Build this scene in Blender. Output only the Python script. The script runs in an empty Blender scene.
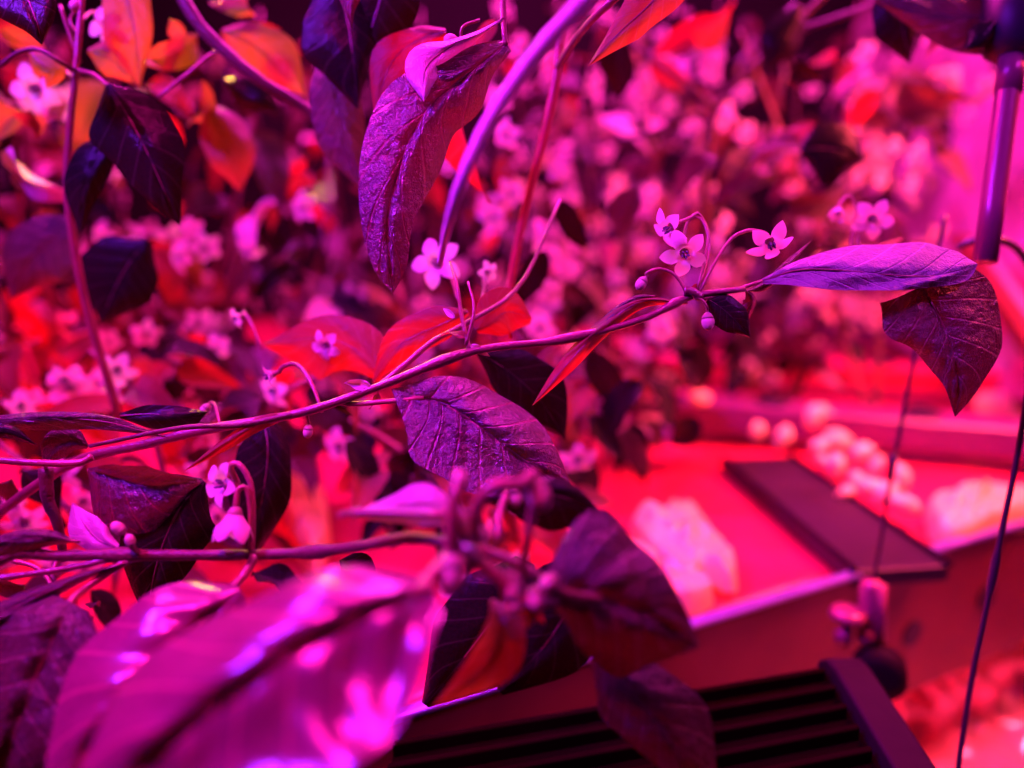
import bpy, bmesh, math, random
from mathutils import Vector, Matrix, noise
random.seed(11)
S = bpy.context.scene
COL = S.collection
PI = math.pi
F = 740.0
PITCH = math.radians(14)
CAM = Vector((0, 0, .45))
FWD = Vector((0, math.cos(PITCH), -math.sin(PITCH)))
UP = Vector((0, math.sin(PITCH), math.cos(PITCH)))
RT = Vector((1, 0, 0))

def P(px, py, d):
    """point of the place seen at (px,py), d metres in front of the lens"""
    return CAM + d * (FWD + (px - 512) / F * RT - (py - 384) / F * UP)

def onz(px, py, z):
    """point of the horizontal plane z seen at (px,py)"""
    r = FWD + (px - 512) / F * RT - (py - 384) / F * UP
    return CAM + r * ((z - CAM.z) / r.z)

# ------------------------------------------------------------------ objects
def finish(name, me, mat, parent=None, smooth=True):
    for p in me.polygons: p.use_smooth = smooth
    if mat: me.materials.append(mat)
    o = bpy.data.objects.new(name, me)
    COL.objects.link(o)
    attach(o, parent)
    return o

def root_loc(o):
    while o.parent: o = o.parent
    return o.location.copy()

def attach(o, parent):
    if parent is not None:
        o.parent = parent
        if parent.type == 'EMPTY':
            o.matrix_parent_inverse = Matrix.Translation(-parent.location)

def mesh_obj(name, verts, faces, mat, parent=None, smooth=True, uvs=None):
    me = bpy.data.meshes.new(name)
    me.from_pydata([tuple(v) for v in verts], [], faces)
    if uvs:
        l = me.uv_layers.new(name='UVMap')
        for p in me.polygons:
            for li in p.loop_indices:
                l.data[li].uv = uvs[me.loops[li].vertex_index]
    me.update()
    return finish(name, me, mat, parent, smooth)

def bm_obj(name, bm, mat, parent=None, smooth=False):
    bmesh.ops.recalc_face_normals(bm, faces=bm.faces)
    me = bpy.data.meshes.new(name); bm.to_mesh(me); bm.free()
    return finish(name, me, mat, parent, smooth)

def thing(name, label, cat, loc, group=None):
    o = bpy.data.objects.new(name, None)
    o.empty_display_size = .02
    COL.objects.link(o)
    o.location = loc
    o['label'] = label; o['category'] = cat
    if group: o['group'] = group
    return o

def tag(o, label, cat, group=None, kind=None):
    o['label'] = label; o['category'] = cat
    if group: o['group'] = group
    if kind: o['kind'] = kind
    return o

# ------------------------------------------------------------------ curves
def cr(pts, n):
    """Catmull-Rom through a list of tuples/vectors, n samples"""
    pts = [tuple(p) if hasattr(p, '__len__') else (p,) for p in pts]
    k = len(pts[0]); out = []
    m = len(pts) - 1
    for i in range(n):
        x = i / (n - 1) * m
        j = min(int(x), m - 1); t = x - j
        p1, p2 = pts[j], pts[j + 1]
        p0 = pts[j - 1] if j > 0 else tuple(2 * a - b for a, b in zip(p1, p2))
        p3 = pts[j + 2] if j + 2 <= m else tuple(2 * b - a for a, b in zip(p1, p2))
        out.append(tuple(.5 * ((2 * p1[c]) + (-p0[c] + p2[c]) * t + (2 * p0[c] - 5 * p1[c] + 4 * p2[c] - p3[c]) * t * t
                               + (-p0[c] + 3 * p1[c] - 3 * p2[c] + p3[c]) * t ** 3) for c in range(k)))
    return out

def tube_geo(path, radii, seg=8, verts=None, faces=None):
    verts = [] if verts is None else verts; faces = [] if faces is None else faces
    path = [Vector(p) for p in path]
    b0 = len(verts); n = len(path)
    nrm = None
    for i, p in enumerate(path):
        t = (path[min(i + 1, n - 1)] - path[max(i - 1, 0)])
        if t.length < 1e-9: t = Vector((0, 0, 1))
        t.normalize()
        if nrm is None:
            nrm = t.cross(Vector((.3, .2, .93)))
            if nrm.length < 1e-3: nrm = t.cross(Vector((1, 0, 0)))
        nrm = (nrm - t * nrm.dot(t)).normalized()
        bn = t.cross(nrm)
        r = radii[i] if hasattr(radii, '__len__') else radii
        for k in range(seg):
            a = 2 * PI * k / seg
            verts.append(p + (nrm * math.cos(a) + bn * math.sin(a)) * r)
    for i in range(n - 1):
        for k in range(seg):
            a = b0 + i * seg + k; b = b0 + i * seg + (k + 1) % seg
            faces.append((a, b, b + seg, a + seg))
    faces.append(tuple(b0 + k for k in range(seg))[::-1])
    faces.append(tuple(b0 + (n - 1) * seg + k for k in range(seg)))
    return verts, faces

def tube(name, path, radii, mat, parent=None, seg=8):
    v, f = tube_geo(path, radii, seg)
    return mesh_obj(name, v, f, mat, parent)

def stem_px(name, ctrl, r0, r1, mat, parent, n=26, seg=10, knobs=()):
    """ctrl in (px,py,depth)"""
    c = cr(ctrl, n)
    path = [P(*q) for q in c]
    rad = []
    for i in range(n):
        t = i / (n - 1)
        r = r0 + (r1 - r0) * t
        for kt in knobs: r *= 1 + .55 * math.exp(-((t - kt) / .018) ** 2)
        r *= 1 + .06 * math.sin(i * 2.1)
        rad.append(r)
    return tube(name, path, rad, mat, parent, seg)

# ------------------------------------------------------------------ materials
def newmat(name):
    m = bpy.data.materials.new(name); m.use_nodes = True
    nt = m.node_tree; nt.nodes.clear()
    out = nt.nodes.new('ShaderNodeOutputMaterial')
    return m, nt, out

def N(nt, t, **kw):
    n = nt.nodes.new(t)
    for k, v in kw.items(): setattr(n, k, v)
    return n

def math_n(nt, op, a, b=None, c=None):
    n = nt.nodes.new('ShaderNodeMath'); n.operation = op
    for i, x in enumerate((a, b, c)):
        if x is None: continue
        if isinstance(x, (int, float)): n.inputs[i].default_value = x
        else: nt.links.new(x, n.inputs[i])
    return n.outputs[0]

def mixc(nt, f, a, b):
    n = nt.nodes.new('ShaderNodeMix'); n.data_type = 'RGBA'
    for s, x in ((n.inputs[0], f), (n.inputs[6], a), (n.inputs[7], b)):
        if isinstance(x, (int, float)): s.default_value = x
        elif isinstance(x, (tuple, list)): s.default_value = (*x, 1)
        else: nt.links.new(x, s)
    return n.outputs[2]

def leaf_mat(name, col, vein, trans_col, trans=.35, rough=.4, spec=.5, nveins=7, bump=.5, fuzz=.15, coat=0):
    m, nt, out = newmat(name)
    L = nt.links.new
    uv = N(nt, 'ShaderNodeUVMap'); sp = N(nt, 'ShaderNodeSeparateXYZ'); L(uv.outputs[0], sp.inputs[0])
    a = math_n(nt, 'ABSOLUTE', math_n(nt, 'MULTIPLY_ADD', sp.outputs[0], 2.0, -1.0))
    ph = math_n(nt, 'SUBTRACT', math_n(nt, 'MULTIPLY', sp.outputs[1], float(nveins)), math_n(nt, 'MULTIPLY', math_n(nt, 'POWER', a, .8), 1.6))
    fr = math_n(nt, 'PINGPONG', ph, .5)          # 0 at a vein
    lat = math_n(nt, 'SUBTRACT', 1.0, math_n(nt, 'MULTIPLY', fr, 13.0)); lat.node.use_clamp = True
    mid = math_n(nt, 'SUBTRACT', 1.0, math_n(nt, 'MULTIPLY', a, 26.0)); mid.node.use_clamp = True
    vm = math_n(nt, 'MAXIMUM', math_n(nt, 'MULTIPLY', lat, .75), mid)
    tc = N(nt, 'ShaderNodeTexCoord')
    vor = N(nt, 'ShaderNodeTexVoronoi', feature='DISTANCE_TO_EDGE'); vor.inputs['Scale'].default_value = 420
    L(tc.outputs['Object'], vor.inputs['Vector'])
    net = math_n(nt, 'SUBTRACT', 1.0, math_n(nt, 'MULTIPLY', vor.outputs['Distance'], 7.0)); net.node.use_clamp = True
    noi = N(nt, 'ShaderNodeTexNoise'); noi.inputs['Scale'].default_value = 60; noi.inputs['Detail'].default_value = 4
    L(tc.outputs['Object'], noi.inputs['Vector'])
    dark = tuple(c * .55 for c in col)
    c1 = mixc(nt, noi.outputs['Fac'], dark, tuple(min(1, c * 1.35) for c in col))
    c2 = mixc(nt, math_n(nt, 'MULTIPLY', net, .10), c1, vein)
    c3 = mixc(nt, math_n(nt, 'MULTIPLY', vm, .75), c2, vein)
    fine = N(nt, 'ShaderNodeTexNoise'); fine.inputs['Scale'].default_value = 1500; fine.inputs['Detail'].default_value = 2
    L(tc.outputs['Object'], fine.inputs['Vector'])
    h = math_n(nt, 'ADD', math_n(nt, 'MULTIPLY', fine.outputs['Fac'], .7), math_n(nt, 'ADD', math_n(nt, 'MULTIPLY', net, -.06), math_n(nt, 'MULTIPLY', vm, -.6)))
    cru = N(nt, 'ShaderNodeTexNoise'); cru.inputs['Scale'].default_value = 260; cru.inputs['Detail'].default_value = 3
    L(tc.outputs['Object'], cru.inputs['Vector'])
    h = math_n(nt, 'ADD', h, math_n(nt, 'MULTIPLY', cru.outputs['Fac'], 2.2))
    bp = N(nt, 'ShaderNodeBump'); bp.inputs['Strength'].default_value = bump; bp.inputs['Distance'].default_value = .0011
    L(h, bp.inputs['Height'])
    pb = N(nt, 'ShaderNodeBsdfPrincipled')
    L(c3, pb.inputs['Base Color']); pb.inputs['Roughness'].default_value = rough
    pb.inputs['Specular IOR Level'].default_value = spec
    pb.inputs['Sheen Weight'].default_value = fuzz; pb.inputs['Sheen Roughness'].default_value = .4
    L(bp.outputs[0], pb.inputs['Normal'])
    tr = N(nt, 'ShaderNodeBsdfTranslucent')
    tcc = mixc(nt, math_n(nt, 'MULTIPLY', vm, .6), trans_col, tuple(c * .6 + .12 for c in trans_col))
    L(tcc, tr.inputs['Color'])
    mx = N(nt, 'ShaderNodeMixShader'); mx.inputs[0].default_value = trans
    L(pb.outputs[0], mx.inputs[1]); L(tr.outputs[0], mx.inputs[2]); L(mx.outputs[0], out.inputs[0])
    return m

def plain(name, col, rough=.5, metal=0, spec=.5, nscale=40, namt=.25, bump=0, bscale=200, bdist=.001, trans=0, sheen=0, aniso=None):
    m, nt, out = newmat(name)
    L = nt.links.new
    tc = N(nt, 'ShaderNodeTexCoord')
    noi = N(nt, 'ShaderNodeTexNoise'); noi.inputs['Scale'].default_value = nscale; noi.inputs['Detail'].default_value = 5
    L(tc.outputs['Object'], noi.inputs['Vector'])
    c = mixc(nt, noi.outputs['Fac'], tuple(max(0, x * (1 - namt)) for x in col), tuple(min(1, x * (1 + namt)) for x in col))
    pb = N(nt, 'ShaderNodeBsdfPrincipled')
    L(c, pb.inputs['Base Color']); pb.inputs['Roughness'].default_value = rough; pb.inputs['Metallic'].default_value = metal
    pb.inputs['Specular IOR Level'].default_value = spec; pb.inputs['Sheen Weight'].default_value = sheen
    if bump:
        b = N(nt, 'ShaderNodeTexNoise'); b.inputs['Scale'].default_value = bscale; b.inputs['Detail'].default_value = 3
        if aniso:
            mp = N(nt, 'ShaderNodeMapping'); mp.inputs['Scale'].default_value = aniso
            L(tc.outputs['Object'], mp.inputs[0]); L(mp.outputs[0], b.inputs['Vector'])
        else: L(tc.outputs['Object'], b.inputs['Vector'])
        bp = N(nt, 'ShaderNodeBump'); bp.inputs['Strength'].default_value = bump; bp.inputs['Distance'].default_value = bdist
        L(b.outputs['Fac'], bp.inputs['Height']); L(bp.outputs[0], pb.inputs['Normal'])
    if trans:
        tr = N(nt, 'ShaderNodeBsdfTranslucent'); L(c, tr.inputs['Color'])
        mx = N(nt, 'ShaderNodeMixShader'); mx.inputs[0].default_value = trans
        L(pb.outputs[0], mx.inputs[1]); L(tr.outputs[0], mx.inputs[2]); L(mx.outputs[0], out.inputs[0])
    else: L(pb.outputs[0], out.inputs[0])
    return m

LM = {
 'mature': leaf_mat('mature_leaf', (.045, .035, .030), (.24, .14, .12), (.20, .05, .02), trans=.12, rough=.28, spec=.38, bump=.9, fuzz=.05),
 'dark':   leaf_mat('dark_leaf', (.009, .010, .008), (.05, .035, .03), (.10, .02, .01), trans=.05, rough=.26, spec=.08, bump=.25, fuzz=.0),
 'mid':    leaf_mat('green_leaf', (.10, .07, .05), (.25, .16, .12), (.50, .05, .02), trans=.32, rough=.34, spec=.7, bump=.5, fuzz=.0),
 'thin':   leaf_mat('thin_young_leaf', (.16, .12, .06), (.4, .12, .08), (.55, .015, .008), trans=.55, rough=.42, spec=.4, bump=.4, fuzz=.0),
 'amber':  leaf_mat('yellowing_leaf', (.20, .16, .06), (.4, .25, .12), (.42, .19, .02), trans=.6, rough=.42, spec=.4, bump=.4, fuzz=.0),
 'glossy': leaf_mat('glossy_leaf', (.05, .016, .040), (.30, .06, .10), (.40, .08, .05), trans=.10, rough=.27, spec=1.0, bump=.9, fuzz=.0),
 'satin': leaf_mat('satin_leaf', (.16, .03, .09), (.40, .08, .14), (.40, .06, .05), trans=.15, rough=.24, spec=1.0, bump=.08, fuzz=.0),
 'violet_lit': leaf_mat('violet_lit_leaf', (.15, .10, .17), (.34, .22, .30), (.40, .10, .10), trans=.06, rough=.42, spec=.8, bump=.6, fuzz=.3),  # violet light on the upper leaf face is put into the base colour
 'pale':   leaf_mat('pale_leaf', (.55, .36, .44), (.65, .45, .5), (.6, .2, .2), trans=.2, rough=.28, spec=.9, bump=.4, fuzz=.1),  # pale leaves; the light base also stands in for bright blurred highlights
}
M_STEM = plain('red_lit_stem', (.24, .07, .06), .36, spec=.8, namt=.8, nscale=55, bump=.4, bscale=900, sheen=.1)  # red light on the stems is put into this colour
M_STEMR = plain('red_stem', (.42, .05, .05), .4, spec=.5, namt=.5, nscale=60)
M_LILAC = plain('downy_lilac_stem', (.62, .48, .60), .5, nscale=140, bump=.5, bscale=900, sheen=.6)
M_STEMD = plain('woody_stem', (.09, .03, .022), .5, nscale=160, bump=.6, bscale=700, sheen=.1)
M_STEMP = plain('purple_stem', (.17, .03, .05), .34, spec=.9, namt=.9, nscale=45, bump=.4, bscale=900, sheen=.1)
M_PETAL = plain('white_petal', (.80, .72, .66), .5, nscale=200, namt=.1, trans=.35, sheen=.1)
M_ANTH = plain('dark_anther', (.10, .05, .12), .5)
M_CALYX = plain('calyx_green', (.36, .30, .18), .5, trans=.15, sheen=.1)
M_BUD = plain('bud_cream', (.62, .50, .36), .45, trans=.15, sheen=.1)

# ------------------------------------------------------------------ leaves
def hero_leaf(parent, mid, wl, wr, cl=.004, cr_=.004, mat='mature', quilt=.0007, nv=7, rib=True, ribr=.0006,
              petiole=None, wave=0, nr=34, m=9, name='leaf', ribmat=None, label=None, seed=0, sweep=0):
    """mid: (px,py,depth) along the midrib; wl/wr: half widths in px on either side; cl/cr_: how far the margins bend away (m)"""
    gx, gy = mid[-1][0] - mid[0][0], mid[-1][1] - mid[0][1]
    if gx < 0 or gy > abs(gx): wl, wr, cl, cr_ = wr, wl, cr_, cl
    mm = cr(mid, nr); L_ = cr(wl, nr); R_ = cr(wr, nr)
    CL = cr(cl if hasattr(cl, '__len__') else [cl, cl], nr); CR = cr(cr_ if hasattr(cr_, '__len__') else [cr_, cr_], nr)
    verts = []; uvs = []; faces = []
    for i in range(nr):
        a = mm[max(i - 1, 0)]; b = mm[min(i + 1, nr - 1)]
        tx, ty = b[0] - a[0], b[1] - a[1]; l = math.hypot(tx, ty) or 1; tx /= l; ty /= l
        t = i / (nr - 1)
        for j in range(-m, m + 1):
            s = j / m; u = abs(s)
            if s < 0: w, c, sx, sy = max(0, L_[i][0]), CL[i][0], ty, -tx
            else: w, c, sx, sy = max(0, R_[i][0]), CR[i][0], -ty, tx
            env = min(1, 6 * t, 6 * (1 - t))
            ww = w * u * (1 + .035 * math.sin(17 * t + 3 * s + seed) * u)
            # veins sweep towards the tip: shift the row forward with distance from midrib
            q = abs(math.sin(PI * (nv * t - 1.6 * u ** .8))) ** .45
            d = mm[i][2] + c * u * u - quilt * env * q * (1 - u * .5) + quilt * 1.2 * math.exp(-(u / .1) ** 2) * env
            d += wave * math.sin(9 * t + 2.2 * s + seed) * u * u
            d += .0018 * env * (noise.noise(Vector((mm[i][0] * .02 + s * 1.3, mm[i][1] * .02, seed * 3.1))))
            bk = sweep * u * u * (1 - t) ** 3
            verts.append(P(mm[i][0] + sx * ww - tx * bk, mm[i][1] + sy * ww - ty * bk, d)); uvs.append(((s + 1) / 2, t))
    k = 2 * m + 1
    for i in range(nr - 1):
        for j in range(k - 1):
            a = i * k + j; faces.append((a, a + 1, a + k + 1, a + k))
    o = mesh_obj(name, verts, faces, LM[mat], parent, True, uvs)
    if label: o['label'] = label
    if rib:
        pth = [P(p[0], p[1], p[2] + quilt * .6) for p in mm[:-2]]
        tube('midrib', pth, [ribr * (1 - .75 * i / len(pth)) for i in range(len(pth))], ribmat or M_STEMP, o, 6)
    if petiole:
        pp = list(petiole) + [mid[0]]
        tube('petiole', [P(*q) for q in cr(pp, 12)], [ribr * 1.5] * 12, ribmat or M_STEM, o, 8)
    return o

def unit_leaf(name, mat, wid, bend, fold, wave, seed):
    """generic leaf of unit length along +Y, upper face +Z"""
    nr, m = 13, 4
    verts = []; uvs = []; faces = []
    for i in range(nr):
        t = i / (nr - 1)
        w = wid * (math.sin(PI * min(1, t ** .72)) ** .85) * (1 - .25 * t)
        if t > .8: w *= 1 - (t - .8) * 1.2
        for j in range(-m, m + 1):
            s = j / m
            z = -bend * t * t + fold * abs(s) * w + wave * math.sin(8 * t + seed + 2 * s) * abs(s) - .02 * abs(math.sin(PI * (6 * t - 1.4 * abs(s)))) * (1 - abs(s))
            y = t * (1 - .18 * bend * t)
            x = w * s + .08 * math.sin(2.2 * t + seed) * t
            verts.append((x, y, z)); uvs.append(((s + 1) / 2, t))
    k = 2 * m + 1
    for i in range(nr - 1):
        for j in range(k - 1):
            a = i * k + j; faces.append((a, a + 1, a + k + 1, a + k))
    me = bpy.data.meshes.new(name); me.from_pydata(verts, [], faces)
    l = me.uv_layers.new(name='UVMap')
    for p in me.polygons:
        p.use_smooth = True
        for li in p.loop_indices: l.data[li].uv = uvs[me.loops[li].vertex_index]
    me.materials.append(LM[mat]); me.update()
    return me

ULEAF = {}
for mt in LM:
    ULEAF[mt] = [unit_leaf('leaf_blade', mt, .21 + .05 * (k % 3), .25 + .22 * (k % 4), .25 + .3 * ((k * 2) % 3) / 2, .02 + .02 * k, k * 1.7) for k in range(5)]

def place_leaf(parent, base, direc, normal, size, mt, k=None, sx=1):
    me = random.choice(ULEAF[mt]) if k is None else ULEAF[mt][k]
    o = bpy.data.objects.new('leaf', me); COL.objects.link(o)
    y = direc.normalized(); z = (normal - y * normal.dot(y))
    if z.length < 1e-4: z = Vector((0, 0, 1))
    z.normalize(); x = y.cross(z)
    mtx = Matrix((x * size * sx, y * size, z * size)).transposed().to_4x4(); mtx.translation = base
    attach(o, parent)
    o.matrix_basis = mtx
    return o

def sleaf(parent, x0, y0, x1, y1, d0, d1=None, mt='mid', roll=0., wd=1., k=None):
    """leaf from base pixel to tip pixel at given depths; roll turns the blade about its own length"""
    if d1 is None: d1 = d0
    a, b = P(x0, y0, d0), P(x1, y1, d1)
    n = (CAM - (a + b) / 2).normalized(); y = (b - a).normalized()
    n = (n - y * n.dot(y)).normalized()
    n = Matrix.Rotation(roll, 3, y) @ n
    return place_leaf(parent, a, b - a, n, (b - a).length, mt, k, wd)

# ------------------------------------------------------------------ flowers
def corolla_geo(R, openness=1.0, seed=0):
    """star of five pointed petals along +Z (mouth to +Z). openness 1 = reflexed star, 0 = closed bell"""
    seg, lev = 50, 8
    v = []; f = []
    for l in range(lev + 1):
        q = l / lev
        for k in range(seg):
            ph = 2 * PI * k / seg
            th = abs(((ph / (2 * PI / 5)) % 1) - .5) * 2     # 1 at petal axis edges, 0 at the middle
            th = 1 - th                                   # 1 = gap between petals, 0 = petal axis
            th = abs(th)
            tip = max(0, 1 - th) ** .62
            if q < .35:
                r = R * (.13 + .25 * (q / .35)); z = R * .35 * (q / .35)
            else:
                e = (q - .35) / .65
                ext = .10 + .62 * tip
                rr = ext * e
                r_open = R * (.38 + rr); z_open = R * (.35 + .12 * e - .75 * (rr ** 2))
                r_bell = R * (.38 + .10 * math.sin(PI * e * .8) - .1 * e * tip); z_bell = R * (.35 + rr * 1.15)
                r = r_open * openness + r_bell * (1 - openness); z = z_open * openness + z_bell * (1 - openness)
                z += R * .04 * math.sin(3 * ph + seed) * e
            v.append(Vector((r * math.cos(ph), r * math.sin(ph), z)))
    for l in range(lev):
        for k in range(seg):
            a = l * seg + k; b = l * seg + (k + 1) % seg
            f.append((a, b, b + seg, a + seg))
    return v, f

def frame_of(axis, spin=0):
    z = axis.normalized(); x = z.cross(Vector((.1, .2, 1)))
    if x.length < 1e-3: x = Vector((1, 0, 0))
    x.normalize(); y = z.cross(x)
    m = Matrix((x, y, z)).transposed()
    return m @ Matrix.Rotation(spin, 3, 'Z')

def ellipsoid(v, f, c, ax, rl, rr, seg=8, rings=6):
    m = frame_of(ax); b0 = len(v)
    for i in range(rings + 1):
        a = PI * i / rings
        for k in range(seg):
            p = 2 * PI * k / seg
            v.append(c + m @ Vector((rr * math.sin(a) * math.cos(p), rr * math.sin(a) * math.sin(p), -rl * math.cos(a))))
    for i in range(rings):
        for k in range(seg):
            a = b0 + i * seg + k; b = b0 + i * seg + (k + 1) % seg
            f.append((a, b, b + seg, a + seg))

def flower(parent, c, axis, R, openness=1., spin=0, ped=None, pr=.0006, label=None, pedmat=None):
    """ped: world points from the node up to the calyx"""
    m = frame_of(axis, spin)
    v, f = corolla_geo(R, openness, spin * 5)
    off = c - axis.normalized() * R * .35
    o = mesh_obj('flower', [off + m @ p for p in v], f, M_PETAL, parent)
    if label: o['label'] = label
    v = []; f = []
    ax = axis.normalized()
    for k in range(5):
        a = 2 * PI * k / 5 + spin
        q = m @ Vector((math.cos(a) * R * .13, math.sin(a) * R * .13, R * .45))
        ellipsoid(v, f, off + q, ax + (m @ Vector((math.cos(a), math.sin(a), 0))) * .15, R * .16, R * .06, 7, 5)
    mesh_obj('anther', v, f, M_ANTH, o)
    v = []; f = []
    tube_geo([off, off + ax * R * .62], [R * .03, R * .045], 6, v, f)
    mesh_obj('pistil', v, f, M_BUD, o)
    v = []; f = []
    tube_geo([off - ax * R * .16, off - ax * R * .08, off + ax * R * .04, off + ax * R * .16], [R * .05, R * .15, R * .2, R * .21], 10, v, f)
    mesh_obj('calyx', v, f, M_CALYX, o)
    if ped:
        pts = list(ped) + [off - ax * R * .35, off - ax * R * .12]
        pth = cr([tuple(p) for p in pts], 18)
        tube('pedicel', pth, [pr * (1 + .5 * i / 18) for i in range(18)], pedmat or M_STEM, o, 7)
    return o

def bud(parent, c, axis, R, ped=None, pr=.0006, mat=None):
    v = []; f = []
    ellipsoid(v, f, c, axis, R * 1.3, R, 12, 9)
    o = mesh_obj('flower_bud', v, f, mat or M_BUD, parent)
    ax = axis.normalized()
    v = []; f = []
    tube_geo([c - ax * R * 1.5, c - ax * R * 1.25, c - ax * R * .8, c - ax * R * .45], [R * .3, R * .6, R * .9, R * .98], 10, v, f)
    mesh_obj('calyx', v, f, M_CALYX, o)
    if ped:
        pth = cr([tuple(p) for p in list(ped) + [c - ax * R * 1.9, c - ax * R * 1.4]], 16)
        tube('pedicel', pth, pr, M_STEM, o, 7)
    return o

# one small flower for the plants further back; its copies share the meshes
def flower_proto():
    v, f = corolla_geo(1., .95, 1)
    me = bpy.data.meshes.new('flower_blade'); me.from_pydata([tuple(p) for p in v], [], f)
    for p in me.polygons: p.use_smooth = True
    me.materials.append(M_PETAL); me.update()
    v = []; f = []
    tube_geo([(0, 0, -.2), (0, 0, -.1), (0, 0, .05), (0, 0, .2)], [.06, .16, .2, .22], 8, v, f)
    mc = bpy.data.meshes.new('calyx_cup'); mc.from_pydata([tuple(p) for p in v], [], f); mc.materials.append(M_CALYX)
    v = []; f = []
    for k in range(5):
        a = 2 * PI * k / 5
        ellipsoid(v, f, Vector((math.cos(a) * .13, math.sin(a) * .13, .45)), Vector((0, 0, 1)), .16, .06, 6, 4)
    ma = bpy.data.meshes.new('anther_ring'); ma.from_pydata([tuple(p) for p in v], [], f); ma.materials.append(M_ANTH)
    return me, mc, ma
FP = flower_proto()

def small_flower(parent, c, axis, R):
    o = bpy.data.objects.new('flower', FP[0]); COL.objects.link(o)
    attach(o, parent)
    m = frame_of(axis, random.uniform(0, 6)).to_4x4() @ Matrix.Scale(R, 4); m.translation = c
    o.matrix_basis = m
    for nm, me in (('calyx', FP[1]), ('anther', FP[2])):
        k = bpy.data.objects.new(nm, me); COL.objects.link(k); k.parent = o
    return o

def px_flower(parent, px, py, d, rpx, axis, openness=1., spin=0, pedpx=None, pr=.0006):
    """axis in camera terms (right, up, towards camera)"""
    ax = RT * axis[0] + UP * axis[1] - FWD * axis[2]
    ped = [P(*q) for q in pedpx] if pedpx else None
    return flower(parent, P(px, py, d), ax, rpx * d / F, openness, spin, ped, pr)

def px_bud(parent, px, py, d, rpx, axis, pedpx=None, pr=.0006, mat=None):
    ax = RT * axis[0] + UP * axis[1] - FWD * axis[2]
    return bud(parent, P(px, py, d), ax, rpx * d / F, [P(*q) for q in pedpx] if pedpx else None, pr, mat)

#PLANTS
# ================================================================== the plant in focus
A = thing('chilli_plant', 'flowering chilli branch running left to right through the middle, in focus, with nodding pale flowers', 'plant', P(-60, 700, .34))
stem_px('stem', [(-60, 700, .34), (-40, 560, .335), (60, 470, .32), (150, 443, .31), (215, 428, .305), (300, 413, .30), (375, 388, .30), (470, 352, .30), (560, 340, .30), (640, 320, .30), (690, 297, .30), (745, 289, .30)],
        .0024, .0012, M_STEMP, A, 60, knobs=(.61, .74, .88))
stem_px('branch', [(375, 390, .302), (405, 365, .306), (432, 342, .31), (468, 322, .315), (520, 285, .33), (560, 200, .35)], .0015, .0008, M_STEMP, A, 24)
stem_px('branch', [(470, 352, .30), (462, 318, .302), (457, 285, .306), (450, 262, .32)], .0010, .0006, M_STEM, A, 18)
stem_px('branch', [(466, 345, .30), (474, 310, .30), (468, 282, .305)], .0008, .0005, M_STEM, A, 14)
stem_px('branch', [(300, 413, .30), (240, 425, .298), (180, 428, .295), (90, 446, .30)], .0013, .0009, M_STEMD, A, 22)
# the broad quilted leaf at the centre
hero_leaf(A, [(424, 398, .300), (447, 405, .2965), (475, 423, .295), (505, 446, .295), (538, 470, .297), (573, 491, .303)],
          [0, 24, 37, 40, 31, 0], [0, 54, 66, 58, 32, 0], [.002, .006, .012, .014, .009, 0], [.0, -.004, -.006, -.004, -.002, 0], 'glossy', .0022, 6, sweep=34,
          petiole=[(332, 401, .302), (352, 404, .301), (380, 402, .30)], ribr=.00075, nr=46, m=14, label='broad quilted leaf lit violet')
# long pale leaf at the right and the drooping leaf under it
hero_leaf(A, [(762, 281, .301), (800, 270, .299), (850, 271, .297), (890, 275, .296), (930, 276, .297), (962, 270, .300), (978, 264, .302)],
          [2, 10, 25, 32, 32, 20, 0], [3, 17, 19, 16, 11, 12, 0], [.0, .005, .011, .013, .010, .004, 0], [.0, -.002, -.001, .0, .0, 0, 0], 'violet_lit', .0007, 8,
          petiole=[(700, 300, .30), (735, 290, .301)], ribr=.0005, nr=44, m=10, label='long pale leaf')
hero_leaf(A, [(921, 286, .305), (932, 305, .3035), (945, 330, .303), (954, 358, .303), (958, 385, .305), (955, 417, .31)],
          [44, 54, 42, 28, 15, 0], [50, 58, 60, 48, 24, 0], [.0, .002, .004, .005, .003, 0], [.002, .005, .007, .006, .003, 0], 'mature', .0017, 6, wave=.0014, sweep=6,
          petiole=[(880, 286, .303), (900, 282, .304)], ribr=.0007, nr=42, m=12, label='dark drooping heart-shaped leaf')
hero_leaf(A, [(708, 299, .300), (722, 308, .299), (737, 322, .299), (751, 338, .302)], [4, 15, 14, 0], [5, 18, 14, 0], .001, .002, 'dark', .0004, 5, ribr=.0003, nr=20, m=6)
hero_leaf(A, [(688, 303, .300), (640, 302, .299), (598, 332, .299), (562, 370, .300), (532, 406, .304)], [1, 4, 8, 7, 0], [1, 7, 9, 8, 0], .003, .004, 'thin', .0003, 6, ribr=.0004, nr=30, m=5, label='narrow leaf turned edge on')
hero_leaf(A, [(655, 296, .301), (635, 300, .300), (610, 318, .300), (585, 345, .301)], [1, 4, 5, 0], [1, 5, 4, 0], .003, .003, 'mature', .0003, 5, ribr=.0003, nr=20, m=5)
hero_leaf(A, [(748, 291, .302), (765, 285, .303), (790, 262, .306), (812, 240, .312)], [1, 4, 4, 0], [1, 5, 3, 0], .003, .003, 'mature', .0002, 5, ribr=.0003, nr=18, m=4)
hero_leaf(A, [(746, 290, .301), (752, 300, .303), (745, 318, .306), (738, 332, .31)], [1, 9, 6, 0], [1, 4, 4, 0], .002, .003, 'glossy', .0002, 5, ribr=.0003, nr=16, m=4)
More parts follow.
